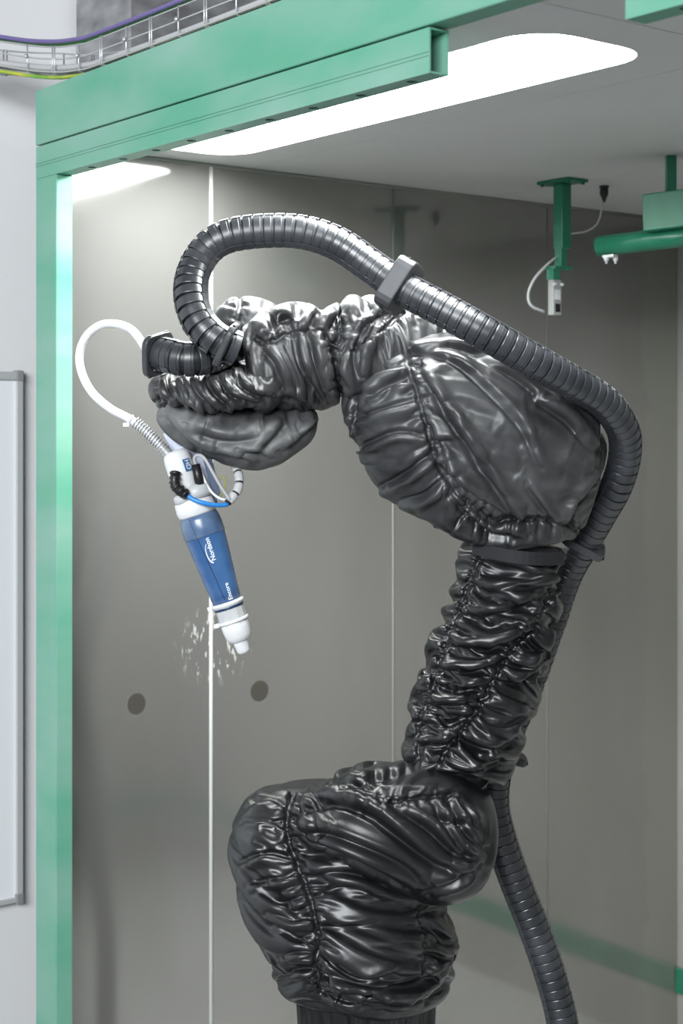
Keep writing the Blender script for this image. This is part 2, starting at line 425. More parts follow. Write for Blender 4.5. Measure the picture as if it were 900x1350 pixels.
# ------------------------------------------------------------------ brackets under the ceiling
pc = onZ(741, 238, ZC)
br_ = thing('ceiling_bracket', pc, 'dark green ceiling bracket with flat plate and square drop tube', 'bracket')
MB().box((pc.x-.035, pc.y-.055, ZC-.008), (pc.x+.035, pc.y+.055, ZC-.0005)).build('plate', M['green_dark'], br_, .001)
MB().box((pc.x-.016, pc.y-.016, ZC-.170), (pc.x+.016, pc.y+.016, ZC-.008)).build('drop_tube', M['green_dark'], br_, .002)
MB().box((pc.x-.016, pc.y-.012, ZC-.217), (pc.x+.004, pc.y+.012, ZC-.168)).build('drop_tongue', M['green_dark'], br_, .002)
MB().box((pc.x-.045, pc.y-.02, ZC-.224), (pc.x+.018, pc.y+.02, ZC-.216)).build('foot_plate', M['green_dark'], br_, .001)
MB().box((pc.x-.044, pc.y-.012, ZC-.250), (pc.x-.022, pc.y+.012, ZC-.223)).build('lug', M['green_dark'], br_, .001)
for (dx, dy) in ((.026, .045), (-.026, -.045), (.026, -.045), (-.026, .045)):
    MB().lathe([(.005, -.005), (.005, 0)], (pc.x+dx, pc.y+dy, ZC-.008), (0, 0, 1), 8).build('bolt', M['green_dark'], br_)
sx, sy = pc.x-.033, pc.y-.006
sn = thing('sensor', (sx, sy, ZC-.34), 'small grey rectangular sensor hanging under the dark green ceiling bracket', 'sensor')
MB().box((sx-.014, sy-.010, ZC-.338), (sx+.014, sy+.010, ZC-.2505)).build('housing', M['sensor'], sn, .002)
MB().box((sx-.010, sy-.0108, ZC-.300), (sx+.010, sy-.0098, ZC-.275)).build('face_label', M['white_pl'], sn)
MB().box((sx-.008, sy-.0115, ZC-.330), (sx+.008, sy-.0098, ZC-.310)).build('lens', M['black'], sn)
for dx in (-.012, .012):
    MB().lathe([(.004, 0), (.004, .006)], (sx+dx, sy-.010, ZC-.262), (0, -1, 0), 8).build('screw', M['white_pl'], sn)
dzp = pc.dot(FW) - ZR
pts = curve3([(735, 338, dzp), (722, 348, dzp-.02), (704, 368, dzp-.03), (696, 388, dzp-.03), (700, 403, dzp-.03), (717, 411, dzp-.01)], 30)
tag(MB().tube(pts, .0036, 8).build('sensor_cable', M['grey_pl']), 'pale looped cable between sensor and ceiling bracket', 'cable')

gp = onZ(796, 245, ZC)
gl = thing('cable_gland', gp, 'black cable gland screwed into the booth ceiling', 'cable gland')
MB().lathe([(.013, 0), (.013, -.006)], gp, (0, 0, 1), 6).build('hex_nut', M['black'], gl)
MB().lathe([(.009, -.006), (.011, -.010), (.011, -.022), (.008, -.028), (.004, -.038), (.003, -.042)], gp, (0, 0, 1), 16).build('body', M['black'], gl)
dzg = gp.dot(FW) - ZR
pts = curve3([(794, 264, dzg), (792, 280, dzg), (786, 296, dzg), (772, 305, dzg), (752, 308, dzg+.02), (742, 310, dzg+.03)], 30)
tag(MB().tube(pts, .0022, 6).build('gland_cable', M['grey_pl']), 'thin grey cable hanging from the black ceiling gland', 'cable')

ga = at(789, 325, .72); gb = at(945, 306, .55); gm = at(880, 285, .66)
gx = (gb-ga).normalized()
nz = thing('nozzle_mount', (gm.x, gm.y, ZC), 'dark green boxy ceiling unit carrying a slanted tube', 'bracket')
side = gx.cross(UP).normalized(); upv = side.cross(gx)
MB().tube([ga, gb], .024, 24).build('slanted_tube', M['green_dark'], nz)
bc = at(893, 279, .60)
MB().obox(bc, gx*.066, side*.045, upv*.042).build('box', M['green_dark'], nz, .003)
sc = at(884, 238, .62)
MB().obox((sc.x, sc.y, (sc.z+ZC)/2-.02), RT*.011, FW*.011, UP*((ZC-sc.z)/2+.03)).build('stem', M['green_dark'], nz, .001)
cl = at(804, 338, .70)
MB().obox(cl, gx*.014, side*.012, upv*.003).build('clip_base', M['white_pl'], nz)
for px in (799, 811):
    MB().lathe([(.006, 0), (.006, -.008), (.003, -.009), (.003, -.015)], at(px, 339, .70), (0, 0, 1), 10).build('clip', M['white_pl'], nz)

# ------------------------------------------------------------------ draped covers: a small cloth relaxation on tube grids
f4 = np.float32
FWn, RTn = np.array(FW, f4), np.array(RT, f4); CAMn = np.array(CAM, f4)
def project(X):
    d = X - CAMn
    z = d @ FWn
    return 450 + FPX*(d @ RTn)/z, YH - FPX*d[..., 2]/z
def seg_dist(px, py, poly):
    best = np.full(px.shape, 1e9, f4)
    for (x0, y0), (x1, y1) in zip(poly[:-1], poly[1:]):
        dx, dy = x1-x0, y1-y0; L = dx*dx+dy*dy+1e-6
        t = np.clip(((px-x0)*dx+(py-y0)*dy)/L, 0, 1)
        best = np.minimum(best, np.hypot(px-x0-t*dx, py-y0-t*dy))
    return best
def smooth_poly(poly, n=24):
    return [tuple(p) for p in catmull(poly, n)[0]] if len(poly) > 2 else poly

def surf(spine, nv, nu, sup=2.0, axis=None):
    """spine rows (px, py, half width px, half depth m, dz)"""
    S = np.array([(*at(p[0], p[1], p[4]), p[2]/M2PX, p[3]) for p in spine])
    C, _ = catmull(S, nv)
    c = C[:, :3]; ra = np.maximum(C[:, 3], .002); rb = np.maximum(C[:, 4], .002)
    T = np.gradient(c, axis=0); T /= np.linalg.norm(T, axis=1)[:, None]
    if axis is not None: T = np.repeat(np.array([axis], float), nv, 0)      # level rings
    n2 = -np.array(FW)[None] + T*(T @ np.array(FW))[:, None]; n2 /= np.linalg.norm(n2, axis=1)[:, None]
    n1 = np.cross(T, n2)
    a = np.linspace(0, 2*np.pi, nu, endpoint=False)
    ca = np.sign(np.cos(a))*np.abs(np.cos(a))**(2/sup); sa = np.sign(np.sin(a))*np.abs(np.sin(a))**(2/sup)
    X = c[:, None] + n1[:, None]*(ra[:, None]*ca)[..., None] + n2[:, None]*(rb[:, None]*sa)[..., None]
    return X.astype(f4)
def normals(X):
    du = np.roll(X, -1, 1)-np.roll(X, 1, 1); dv = np.gradient(X, axis=0)
    n = np.cross(du, dv); n /= (np.linalg.norm(n, axis=2, keepdims=True)+1e-9)
    c = X.mean(1, keepdims=True)
    s = np.sign((n*(X-c)).sum(2).mean())
    return (n*s).astype(f4)
def upsample(X, nv, nu):
    ov, ou = X.shape[:2]
    i = np.linspace(0, ov-1, nv); i0 = np.minimum(i.astype(int), ov-2); t = (i-i0)[:, None, None].astype(f4)
    Y = X[i0]*(1-t)+X[i0+1]*t
    j = np.arange(nu)*ou/nu; j0 = j.astype(int); t = (j-j0)[None, :, None].astype(f4)
    return (Y[:, j0 % ou]*(1-t)+Y[:, (j0+1) % ou]*t).astype(f4)
def dc(A, B, L, k):
    d = B-A; l = np.sqrt((d*d).sum(-1))+1e-9
    c = d*((.5*k)*(l-L)/l)[..., None]
    A += c; B -= c
def ln(d): return np.sqrt((d*d).sum(-1))

def signed_dist(px, py, poly):
    """distance, side sign and position 0..1 along a polyline"""
    best = np.full(px.shape, 1e9); sg = np.ones(px.shape); tp_ = np.zeros(px.shape); n = len(poly)-1
    for k, ((x0, y0), (x1, y1)) in enumerate(zip(poly[:-1], poly[1:])):
        dx, dy = x1-x0, y1-y0; L = dx*dx+dy*dy+1e-6
        t = np.clip(((px-x0)*dx+(py-y0)*dy)/L, 0, 1)
        d = np.hypot(px-x0-t*dx, py-y0-t*dy); b = d < best
        best = np.where(b, d, best); sg = np.where(b, np.sign(dx*(py-y0)-dy*(px-x0)), sg); tp_ = np.where(b, (k+t)/n, tp_)
    return best*sg, tp_
def fold(H, px, py, poly, w, amp, mode=0):
    """a pressed fold: rounded ridge with a valley along its lower side; mode 1 fades from the first point, 0 from both ends"""
    x = [p[0] for p in poly]; y = [p[1] for p in poly]; r = 4*w
    I = np.nonzero((px > min(x)-r) & (px < max(x)+r) & (py > min(y)-r) & (py < max(y)+r))
    if len(I[0]) == 0: return
    d, t = signed_dist(px[I], py[I], smooth_poly(poly, 12))
    tap = np.clip(t/.22+.15, 0, 1)*(1-t)**.9*1.15 if mode else np.sin(np.pi*np.clip(t*.92+.04, 0, 1))**.6
    ww = w*(.75+.5*t) if mode else w
    H[I] += amp*tap*(np.exp(-(d/ww)**2) - .95*np.exp(-((d-1.2*ww)/(.5*ww))**2))
def gathers(rng, poly, glen, gamp):
    """puckers fanning out to both sides of a gathered seam"""
    P, L = catmull(poly, 60); out = []; q = rng.uniform(0, 6)
    while q < L:
        i = min(int(q/L*59), 58); p = P[i]; t = P[i+1]-P[i]; t /= np.linalg.norm(t)+1e-6
        sp = rng.uniform(11, 24)
        for sd in (1, -1):
            n = np.array([-t[1], t[0]])*sd; a = rng.uniform(-.35, .35); n = np.array([n[0]*np.cos(a)-n[1]*np.sin(a), n[0]*np.sin(a)+n[1]*np.cos(a)])
            l = glen*rng.uniform(.35, 1.15)
            out.append(([tuple(p+n*l*k+np.array([0, .18*l*k*k])) for k in (0, .33, .66, 1)], sp*.36, gamp*rng.uniform(.55, 1.2)))
        q += sp
    return out

def cover(name, spine, nv, nu, su=1.06, sv=1.2, seams=(), strokes=(), bulges=(), grav=4e-5, anchor=.003, din=.02, dout=.03,
          iters=(220, 120, 40), bend=.4, m=None, parent=None, sup=2.0, seed=0, noise=.003, ends=(1, 1), press=2e-5, cap=True, gl=34, ga=.0042, axis=None):
    rng = np.random.default_rng(seed)
    X = None
    for lev, it in zip((4, 2, 1), iters):
        v, u = nv//lev, (nu//lev)//2*2
        B = surf(spine, v, u, sup, axis); N0 = normals(B)
        px, py = project(B); front = (N0 @ -FWn) > -.1
        T0 = B.copy()
        for (poly, wd, amp) in bulges:
            d = seg_dist(px, py, smooth_poly(poly))
            T0 += N0*((amp*np.exp(-(d/wd)**2))*front)[..., None]
        wpin = np.zeros((v, u), f4); P = T0.copy()
        for (poly, sg, depth, both) in seams:
            sg_ = max(sg, 4.0*lev*.55)
            d = seg_dist(px, py, smooth_poly(poly))
            mk = np.exp(-(d/sg_)**2)*(1 if both else front)
            wpin = np.maximum(wpin, mk)
            P -= N0*(depth*mk)[..., None]
        wpin[wpin < .15] = 0
        if ends[0]: wpin[:2] = 1
        if ends[1]: wpin[-2:] = 1
        Lu = ln(np.roll(B, -1, 1)-B)*su; Lv = ln(B[1:]-B[:-1])*sv
        Lvm = .5*(Lv+np.roll(Lv, -1, 1)); Lum = .5*(Lu[1:]+Lu[:-1])
        Ld = np.sqrt(Lvm**2+Lum**2)
        BB = [(h, ln(B[h:]-B[:-h])*sv*(1-.02*h), ln(np.roll(B, -h, 1)-B)*su*(1-.02*h)) for h in {4: (2,), 2: (2, 3), 1: (2, 4)}[lev]]
        if X is None:
            nn = np.zeros((v, u), f4); vv = np.arange(v)[:, None]/v; uu = np.arange(u)[None]/u
            for k in range(26):
                fv = rng.uniform(2, 16); fu = int(rng.integers(-3, 4)); nn += np.cos(2*np.pi*(fv*vv+fu*uu+rng.random())) / 5
            X = T0 + N0*(noise*nn)[..., None]
        else:
            X = upsample(X, v, u)
        pw = wpin[..., None]
        for q in range(it):
            X[..., 2] -= grav
            X += N0*press
            for _ in range(2):
                dc(X[0:v-1:2][:X[1::2].shape[0]], X[1::2], Lv[0::2], .9)
                A = X[1:v-1:2]; Bq = X[2::2]; dc(A[:Bq.shape[0]], Bq, Lv[1::2][:Bq.shape[0]], .9)
                dc(X[:, 0::2], X[:, 1::2], Lu[:, 0::2], .9)
                dc(X[:, 1:-1:2], X[:, 2::2], Lu[:, 1:-1:2], .9)
                dc(X[:, -1], X[:, 0], Lu[:, -1], .9)
            for s in (1, -1):
                for st in (0, 1):
                    A = X[st:v-1:2]; Bx = X[st+1::2]; A = A[:Bx.shape[0]]
                    Br = np.roll(Bx, -s, 1); d = Br-A; l = ln(d)+1e-9
                    L = Ld[st::2][:Bx.shape[0]]
                    L = L if s == 1 else np.roll(L, 1, 1)
                    c = d*((.5*.35)*(l-L)/l)[..., None]
                    A += c; Bx -= np.roll(c, s, 1)
            for h, Bv, Bu in BB:
                d = X[h:]-X[:-h]; l = ln(d)+1e-9; c = d*((.25*bend)*np.minimum(l-Bv, 0)/l)[..., None]
                X[:-h] += c; X[h:] -= c
                d = np.roll(X, -h, 1)-X; l = ln(d)+1e-9; c = d*((.25*bend)*np.minimum(l-Bu, 0)/l)[..., None]
                X += c; X -= np.roll(c, h, 1)
            D = X-T0; nd = (D*N0).sum(-1); cl = np.clip(nd, -din, dout)-nd
            X += N0*cl[..., None] - D*anchor
            X += (P-X)*pw
    X = upsample(X, nv*2-1, u*2)
    def soften(X):
        Y = X.copy(); Y[1:-1] = X[1:-1]*.5+.25*(X[2:]+X[:-2]); return Y*.5+.25*(np.roll(Y, 1, 1)+np.roll(Y, -1, 1))
    X = soften(soften(X))
    v, u = X.shape[:2]
    N1 = normals(X); N1 = soften(soften(soften(N1)))
    px, py = project(X); fr_ = np.clip(((N1 @ -FWn)+.25)/.4, 0, 1)
    H = np.zeros((v, u))
    for (poly, wd, amp) in strokes: fold(H, px, py, poly, wd, amp)
    for sm in seams:
        for (poly, wd, amp) in gathers(rng, sm[0], gl, ga): fold(H, px, py, poly, wd, amp, 1)
        jit = [(x+rng.uniform(-1.8, 1.8), y+rng.uniform(-1.8, 1.8)) for x, y in smooth_poly(sm[0], max(6, int(len(sm[0])*6)))]
        d, t = signed_dist(px, py, jit)
        H -= .0055*np.exp(-(d/2.6)**2)
    X = X + N1*(H*fr_)[..., None].astype(f4)
    verts = X.reshape(-1, 3)
    i = np.arange(v-1)[:, None]*u; j = np.arange(u)[None]; j2 = (j+1) % u
    q = np.stack([i+j, i+j2, i+u+j2, i+u+j], -1).reshape(-1, 4)
    me = bpy.data.meshes.new(name)
    fl = q.tolist()
    if cap: fl += [list(range(u))[::-1], [(v-1)*u+k for k in range(u)]]
    me.from_pydata(verts.tolist(), [], fl); me.update()
    o = link(name, me, m, parent, True)
    return o

# ------------------------------------------------------------------ robot arm
foot = at(483, 1333, .0)
robot = thing('robot_arm', (foot.x, foot.y, 0), 'jointed robot arm wrapped in wrinkled black fabric covers', 'robot arm')
MB().lathe([(.26, 0), (.26, .03), (.16, .035), (.15, .10), (.14, .58), (.062, .64), (.058, foot.z+.02)], (foot.x, foot.y, 0), (0, 0, 1), 40).build('pedestal', M['black'], robot)
# elastic cuff with pleats
vs = []; nn_ = 96
for i, (hh, rr) in enumerate(((foot.z-.05, .117), (foot.z-.01, .119), (foot.z+.016, .121), (foot.z+.032, .128))):
    for k in range(nn_):
        a = 2*math.pi*k/nn_
        r = rr*(1+.075*math.sin(k*2*math.pi/4+.5*math.sin(k*.7)+i*.15)+.02*math.sin(k*1.3))
        q_ = RT*(r*math.cos(a)) + FW*(r*.76*math.sin(a)); vs.append((foot.x+q_.x, foot.y+q_.y, hh))
MB().add(vs, [(i*nn_+k, i*nn_+(k+1) % nn_, (i+1)*nn_+(k+1) % nn_, (i+1)*nn_+k) for i in range(3) for k in range(nn_)], 0, True).build('elastic_cuff', M['cuff'], robot)

cover('base_cover', [(420, 1036, 50, .06, .02), (424, 1050, 92, .10, .02), (427, 1080, 117, .135, .02), (432, 1115, 124, .15, .01), (440, 1160, 123, .16, .0), (462, 1210, 124, .168, -.01), (480, 1250, 116, .165, -.01), (480, 1250, 117, .155, -.01), (480, 1280, 109, .135, .0), (481, 1298, 101, .11, .0), (482, 1315, 89, .088, 0)],
      136, 168, su=1.08, sv=1.17, m=M['cloth'], parent=robot, seed=3,
      seams=[([(386, 1045), (378, 1075), (380, 1108), (402, 1165), (418, 1225), (416, 1275), (422, 1308)], 5, .012, False),
             ([(552, 1200), (562, 1235), (560, 1282)], 4, .006, False)],
      bulges=[([(470, 1180), (510, 1200), (520, 1240)], 55, .022), ([(335, 1075), (340, 1100)], 30, .008)],
      strokes=[([(440, 1326), (444, 1312), (450, 1302)], 4, .005), ([(470, 1328), (474, 1316), (484, 1306)], 4, .005), ([(505, 1328), (508, 1316), (514, 1308)], 4, .005), ([(535, 1326), (541, 1314), (552, 1304)], 4, .005), ([(556, 1324), (566, 1310)], 4, .005),
               ([(396, 1118), (436, 1116), (482, 1128), (523, 1147)], 8, .008),
               ([(410, 1176), (442, 1162), (476, 1166), (505, 1180)], 7, .007),
               ([(404, 1150), (440, 1140), (490, 1148), (530, 1170)], 8, .007),
               ([(419, 1239), (448, 1268), (482, 1284), (515, 1278)], 6.5, .011),
               ([(419, 1210), (450, 1215), (490, 1212)], 6, .005),
               ([(416, 1291), (465, 1311), (523, 1316), (566, 1303), (592, 1266)], 9, .012),
               ([(424, 1283), (482, 1300), (540, 1302), (571, 1286)], 6, -.009),
               ([(384, 1106), (355, 1089), (325, 1088)], 6, .006), ([(381, 1075), (350, 1060), (322, 1076)], 7, .006),
               ([(390, 1141), (349, 1133), (318, 1145)], 7, .009), ([(407, 1187), (372, 1199), (340, 1185)], 7, .009),
               ([(416, 1239), (390, 1247), (363, 1228)], 7, .009), ([(422, 1291), (396, 1285), (372, 1299)], 7, .010),
               ([(398, 1160), (365, 1165), (330, 1172)], 6, .007), ([(412, 1215), (385, 1220), (355, 1210)], 6, .007),
               ([(420, 1265), (395, 1262), (372, 1268)], 6, .008),
               ([(560, 1210), (580, 1224), (602, 1246)], 7, .010), ([(569, 1250), (586, 1256), (600, 1252)], 6, .010), ([(565, 1285), (580, 1275), (592, 1268)], 5, .006)],
      grav=4e-5, dout=.03, axis=(0, 0, -1))
cover('shoulder_cover', [(396, 1074, 12, .03, -.06), (400, 1074, 26, .07, -.06), (434, 1072, 46, .11, -.055), (480, 1073, 64, .145, -.055), (540, 1084, 82, .14, -.05), (590, 1097, 86, .12, -.04), (624, 1101, 64, .085, -.02), (637, 1100, 12, .02, -.02)],
      128, 152, su=1.02, sv=1.03, m=M['cloth'], parent=robot, seed=5,
      seams=[([(471, 1046), (511, 1058), (546, 1052), (600, 1048)], 4, .009, False)],
      strokes=[([(600, 1052), (614, 1085), (634, 1110)], 8, .011), ([(578, 1056), (598, 1092), (628, 1130)], 8, .010), ([(612, 1056), (626, 1075), (636, 1092)], 6, .008), ([(386, 1060), (442, 1046), (494, 1064), (534, 1095), (580, 1129), (627, 1141)], 11.2, 0.015),
               ([(386, 1088), (430, 1088), (482, 1106), (534, 1130), (560, 1152)], 10, 0.0125),
               ([(528, 1060), (569, 1083), (604, 1116), (630, 1116)], 10, 0.0125),
               ([(550, 1168), (600, 1150), (632, 1126)], 10, 0.0137), ([(575, 1178), (610, 1168), (630, 1148)], 7.5, 0.00875),
               ([(401, 1034), (442, 1020), (488, 1030)], 8.75, 0.01), ([(424, 1024), (476, 1002), (528, 982)], 7.5, 0.00875),
               ([(440, 1040), (490, 1020), (540, 1010)], 7.5, 0.0075), ([(388, 1100), (440, 1112), (500, 1140), (545, 1165)], 8.75, 0.0112),
               ([(560, 1060), (590, 1075), (625, 1078)], 7.5, 0.0075)],
      grav=5e-5, gl=20, ga=.0026)
cover('lower_arm_cover', [(680, 712, 62, .075, .03), (674, 745, 68, .085, .03), (662, 800, 72, .09, .03), (640, 870, 76, .095, .02), (618, 940, 76, .095, .0), (600, 1000, 66, .085, -.01), (592, 1050, 46, .065, -.02)],
      168, 128, su=1.03, sv=1.40, m=M['cloth'], parent=robot, seed=8,
      seams=[([(637, 715), (622, 760), (606, 800), (585, 850), (568, 910), (550, 960), (552, 1000)], 4.5, .011, False),
             ([(742, 745), (735, 775), (715, 805), (690, 840), (665, 870), (640, 915), (610, 960), (580, 1000)], 4.5, .011, False)],
      strokes=[([(628, 806), (685, 790), (737, 757)], 9, .009), ([(590, 842), (638, 848), (685, 831), (712, 806)], 8, .011),
               ([(578, 875), (627, 877), (675, 858)], 7, .010), ([(563, 889), (604, 903), (652, 892)], 7, .009),
               ([(557, 921), (604, 923), (640, 910)], 7, .010), ([(546, 944), (586, 947), (624, 933)], 7, .009),
               ([(548, 972), (580, 975), (606, 962)], 7, .009),
               ([(650, 889), (685, 893), (716, 869)], 7, .010), ([(627, 925), (661, 946), (690, 936)], 8, .011),
               ([(604, 964), (650, 980), (682, 962)], 8, .010), ([(672, 868), (700, 872), (724, 845)], 7, .009),
               ([(645, 772), (690, 756), (740, 742)], 8, .006), ([(590, 1000), (620, 1012), (650, 1000)], 8, .008),
               ([(700, 838), (720, 850), (733, 815)], 6, .008)],
      grav=4e-5, din=.014, dout=.022, anchor=.003, gl=26, ga=.005)
cover('elbow_cover', [(466, 578, 6, .01, .0), (470, 576, 45, .05, .0), (495, 568, 82, .09, -.01), (545, 560, 112, .125, -.02), (600, 562, 128, .14, -.02), (660, 585, 124, .14, -.01), (715, 612, 108, .13, .0), (755, 628, 86, .10, .01), (782, 634, 58, .06, .01), (789, 636, 8, .01, .01)],
      152, 184, su=1.08, sv=1.03, m=M['cloth_dust'], parent=robot, seed=11,
      seams=[([(530, 440), (538, 482), (552, 530), (562, 560), (574, 604), (592, 636), (616, 666)], 4, .011, True),
             ([(616, 666), (650, 688), (690, 684), (743, 692), (760, 700)], 4, .011, False),
             ([(476, 510), (466, 560), (470, 615)], 4, .008, True)],
      strokes=[([(552, 457), (601, 470), (650, 511), (694, 560), (714, 608)], 7.6, 0.0101),
               ([(562, 487), (592, 536), (626, 589), (670, 653), (689, 677)], 8.55, 0.0188),
               ([(577, 600), (611, 632), (645, 656), (684, 680)], 7.6, 0.0145),
               ([(540, 460), (601, 450), (675, 487), (714, 516)], 7.6, 0.0101),
               ([(712, 521), (753, 548), (784, 584)], 8.55, 0.013), ([(743, 692), (758, 656), (787, 624)], 5.7, 0.013),
               ([(538, 487), (499, 501), (474, 536)], 7.6, 0.013), ([(552, 536), (513, 545), (469, 562)], 7.6, 0.0116),
               ([(562, 584), (523, 577), (469, 601)], 6.65, 0.013), ([(572, 606), (538, 633), (499, 653)], 7.6, 0.013), ([(545, 510), (515, 515), (490, 530)], 5.7, 0.0087),
               ([(590, 636), (562, 660), (530, 668)], 6.65, 0.013), ([(557, 674), (611, 702), (675, 714), (753, 704)], 8.55, 0.0174),
               ([(600, 650), (640, 690), (690, 700)], 6.65, 0.0116), ([(700, 640), (722, 670), (738, 690)], 5.7, 0.0101), ([(560, 540), (580, 575), (600, 620)], 5.7, 0.00725)],
      grav=5e-5, dout=.03, anchor=.004, gl=42, ga=.0045)
cover('forearm_cover', [(575, 462, 60, .08, .03), (545, 456, 62, .085, .02), (505, 460, 68, .09, .01), (470, 466, 68, .09, .0), (440, 470, 62, .085, .0), (395, 468, 68, .095, -.01), (352, 473, 58, .09, -.02), (326, 476, 46, .08, -.02)],
      144, 136, su=1.06, sv=1.16, m=M['cloth_dust'], parent=robot, seed=14,
      seams=[([(336, 446), (355, 452), (380, 440), (412, 436), (425, 438), (440, 460)], 4, .009, False),
             ([(450, 400), (446, 440), (440, 480), (452, 545)], 6, .012, True),
             ([(462, 462), (490, 445), (515, 425), (530, 410)], 4, .009, False)],
      strokes=[([(352, 455), (368, 476), (381, 510)], 7.35, 0.0115), ([(331, 476), (344, 508), (368, 526)], 7.35, 0.0115),
               ([(395, 438), (406, 481), (437, 531)], 8.4, 0.0103), ([(416, 438), (427, 487), (445, 531)], 8.4, 0.0138),
               ([(346, 512), (389, 519), (412, 534)], 7.35, 0.0103), ([(342, 440), (360, 415), (395, 405)], 9.45, 0.0092), ([(400, 436), (405, 415), (415, 404)], 7.35, 0.0069),
               ([(448, 460), (451, 490), (464, 525)], 7.35, 0.0126), ([(469, 447), (457, 481), (470, 512)], 7.35, 0.0126),
               ([(491, 433), (475, 468), (478, 498)], 7.35, 0.0126), ([(507, 428), (487, 460), (481, 490)], 7.35, 0.0115),
               ([(448, 424), (459, 402), (495, 394)], 13.7, 0.0138), ([(470, 425), (500, 405), (530, 400)], 9.45, 0.0103), ([(425, 436), (436, 415), (450, 404)], 7.35, 0.0092)],
      grav=4e-5, dout=.024, din=.016, gl=28, ga=.0038)
cover('wrist_pouch', [(211, 534, 6, .01, -.02), (216, 536, 22, .04, -.02), (250, 547, 34, .07, -.02), (300, 563, 40, .08, -.02), (342, 572, 38, .08, -.01), (380, 562, 31, .06, .0), (408, 552, 21, .04, .0), (419, 549, 5, .01, .0)],
      112, 128, su=1.04, sv=1.05, m=M['cloth_powder'], parent=robot, seed=18,
      strokes=[([(225, 545), (245, 568), (275, 588), (310, 596)], 8, .009), ([(330, 590), (352, 572), (368, 550)], 10, .010), ([(255, 560), (300, 572), (345, 566)], 9, .007),
               ([(292, 590), (310, 596), (338, 606)], 5, .008), ([(318, 590), (340, 592), (356, 600)], 5, .008), ([(372, 588), (392, 572), (408, 556)], 7, .009), ([(398, 568), (408, 560), (416, 552)], 4, .006)],
      grav=3e-5)
cover('wrist_cover', [(214, 510, 6, .01, -.02), (218, 510, 24, .05, -.02), (238, 515, 30, .085, -.03), (272, 517, 33, .10, -.035), (312, 514, 36, .10, -.03), (345, 506, 32, .09, -.02), (362, 500, 20, .06, -.01)],
      120, 136, su=1.06, sv=1.12, m=M['cloth_dust'], parent=robot, seed=17,
      seams=[([(210, 528), (240, 542), (290, 549), (330, 543)], 4, .006, False)],
      strokes=[([(275, 487), (288, 515), (310, 534)], 6, .011), ([(292, 490), (306, 515), (338, 526)], 6, .011), ([(256, 495), (272, 522), (304, 540)], 6, .011),
               ([(238, 500), (250, 526), (274, 543)], 6, .010), ([(213, 500), (217, 518), (228, 532)], 6, .010), ([(226, 498), (233, 517), (250, 537)], 5, .010), ([(312, 492), (332, 512), (355, 518)], 6, .010)],
      grav=3e-5, gl=22, ga=.005)
cover('wrist_motor_cover', [(292, 440, 6, .01, .10), (296, 438, 24, .04, .10), (315, 430, 38, .06, .10), (340, 432, 40, .06, .10), (362, 440, 30, .05, .10), (372, 446, 6, .01, .10)],
      64, 80, su=1.08, sv=1.08, m=M['cloth_dust'], parent=robot, seed=21, seams=[([(316, 395), (312, 430)], 4, .006, True)])
# fabric straps
def strap(name, p0, p1, hw, sag, dzf):
    a, b = Vector(at(*p0, dzf)), Vector(at(*p1, dzf))
    vs = []; n = 14
    for i in range(n+1):
        t = i/n; c = a.lerp(b, t) - FW*(.055*math.sin(math.pi*t)) - UP*(sag*math.sin(math.pi*t))
        for h in (-1, 1): vs.append(c+UP*(h*hw))
    me = MB().add(vs, [(2*i, 2*i+2, 2*i+3, 2*i+1) for i in range(n)], 0, False).mesh(name)
    o = link(name, me, M['strap'], robot); s = o.modifiers.new('s', 'SOLIDIFY'); s.thickness = .002
strap('strap', (622, 722), (744, 736), .012, .004, -.035)
strap('strap', (556, 1034), (632, 1050), .012, .004, -.045)
MB().lathe([(.0005, .003), (.005, .003), (.0075, .001), (.008, -.004)], at(617, 1088, -.118), -FW, 16).build('snap_button', M['black'], robot)
# ------------------------------------------------------------------ ringed conduit
RH, LH = .0305, .0185
rb = MB()
prof = [(.90, -.50), (.985, -.49), (1.0, -.43), (1.0, .16), (.985, .19), (.955, .20), (.945, .43), (.90, .50)]
for pa, pb in zip(prof[:-1], prof[1:]):
    rb.lathe([(pa[0]*RH, pa[1]*LH), (pb[0]*RH, pb[1]*LH)], (0, 0, 0), (0, 0, 1), 24, 0, True, False, ref=(1, 0, 0))
for a in (12, 150):
    a = math.radians(a); e = Vector((math.cos(a), math.sin(a), 0)); tq = Vector((-math.sin(a), math.cos(a), 0))
    rb.obox(e*(RH*1.0), tq*(RH*.24), Vector((0, 0, LH*.44)), e*(RH*.022))
    rb.lathe([(.0016, 0), (.0016, RH*.030)], e*RH+tq*(RH*.10), e, 6, 1, False)
ring_me = rb.mesh('hose_ring'); ring_me.materials.append(M['hose']); ring_me.materials.append(M['black'])
def conduit(label, pixels, n0=300):
    P, L = catmull([(*at(p[0], p[1], p[2]),) for p in pixels], n0)
    nr = int(round(L/LH))+1; Q, _ = catmull(P[::3], nr)
    root = thing('cable_conduit', Q[nr//2], label, 'conduit')
    MB().tube([Vector(p) for p in P[::3]], RH*.88, 14).build('inner_hose', M['black'], root)
    T = np.gradient(Q, axis=0)
    for i in range(nr):
        t = Vector(T[i]).normalized(); n1 = t.cross(FW).normalized(); n2 = t.cross(n1)
        mtx = Matrix((n1, n2, t)).transposed().to_4x4(); mtx.translation = Vector(Q[i])
        o = bpy.data.objects.new('hose_ring', ring_me); COL.objects.link(o)
        o.parent = root; o.matrix_parent_inverse = Matrix.Translation(root.location).inverted(); o.matrix_basis = mtx
    return Q
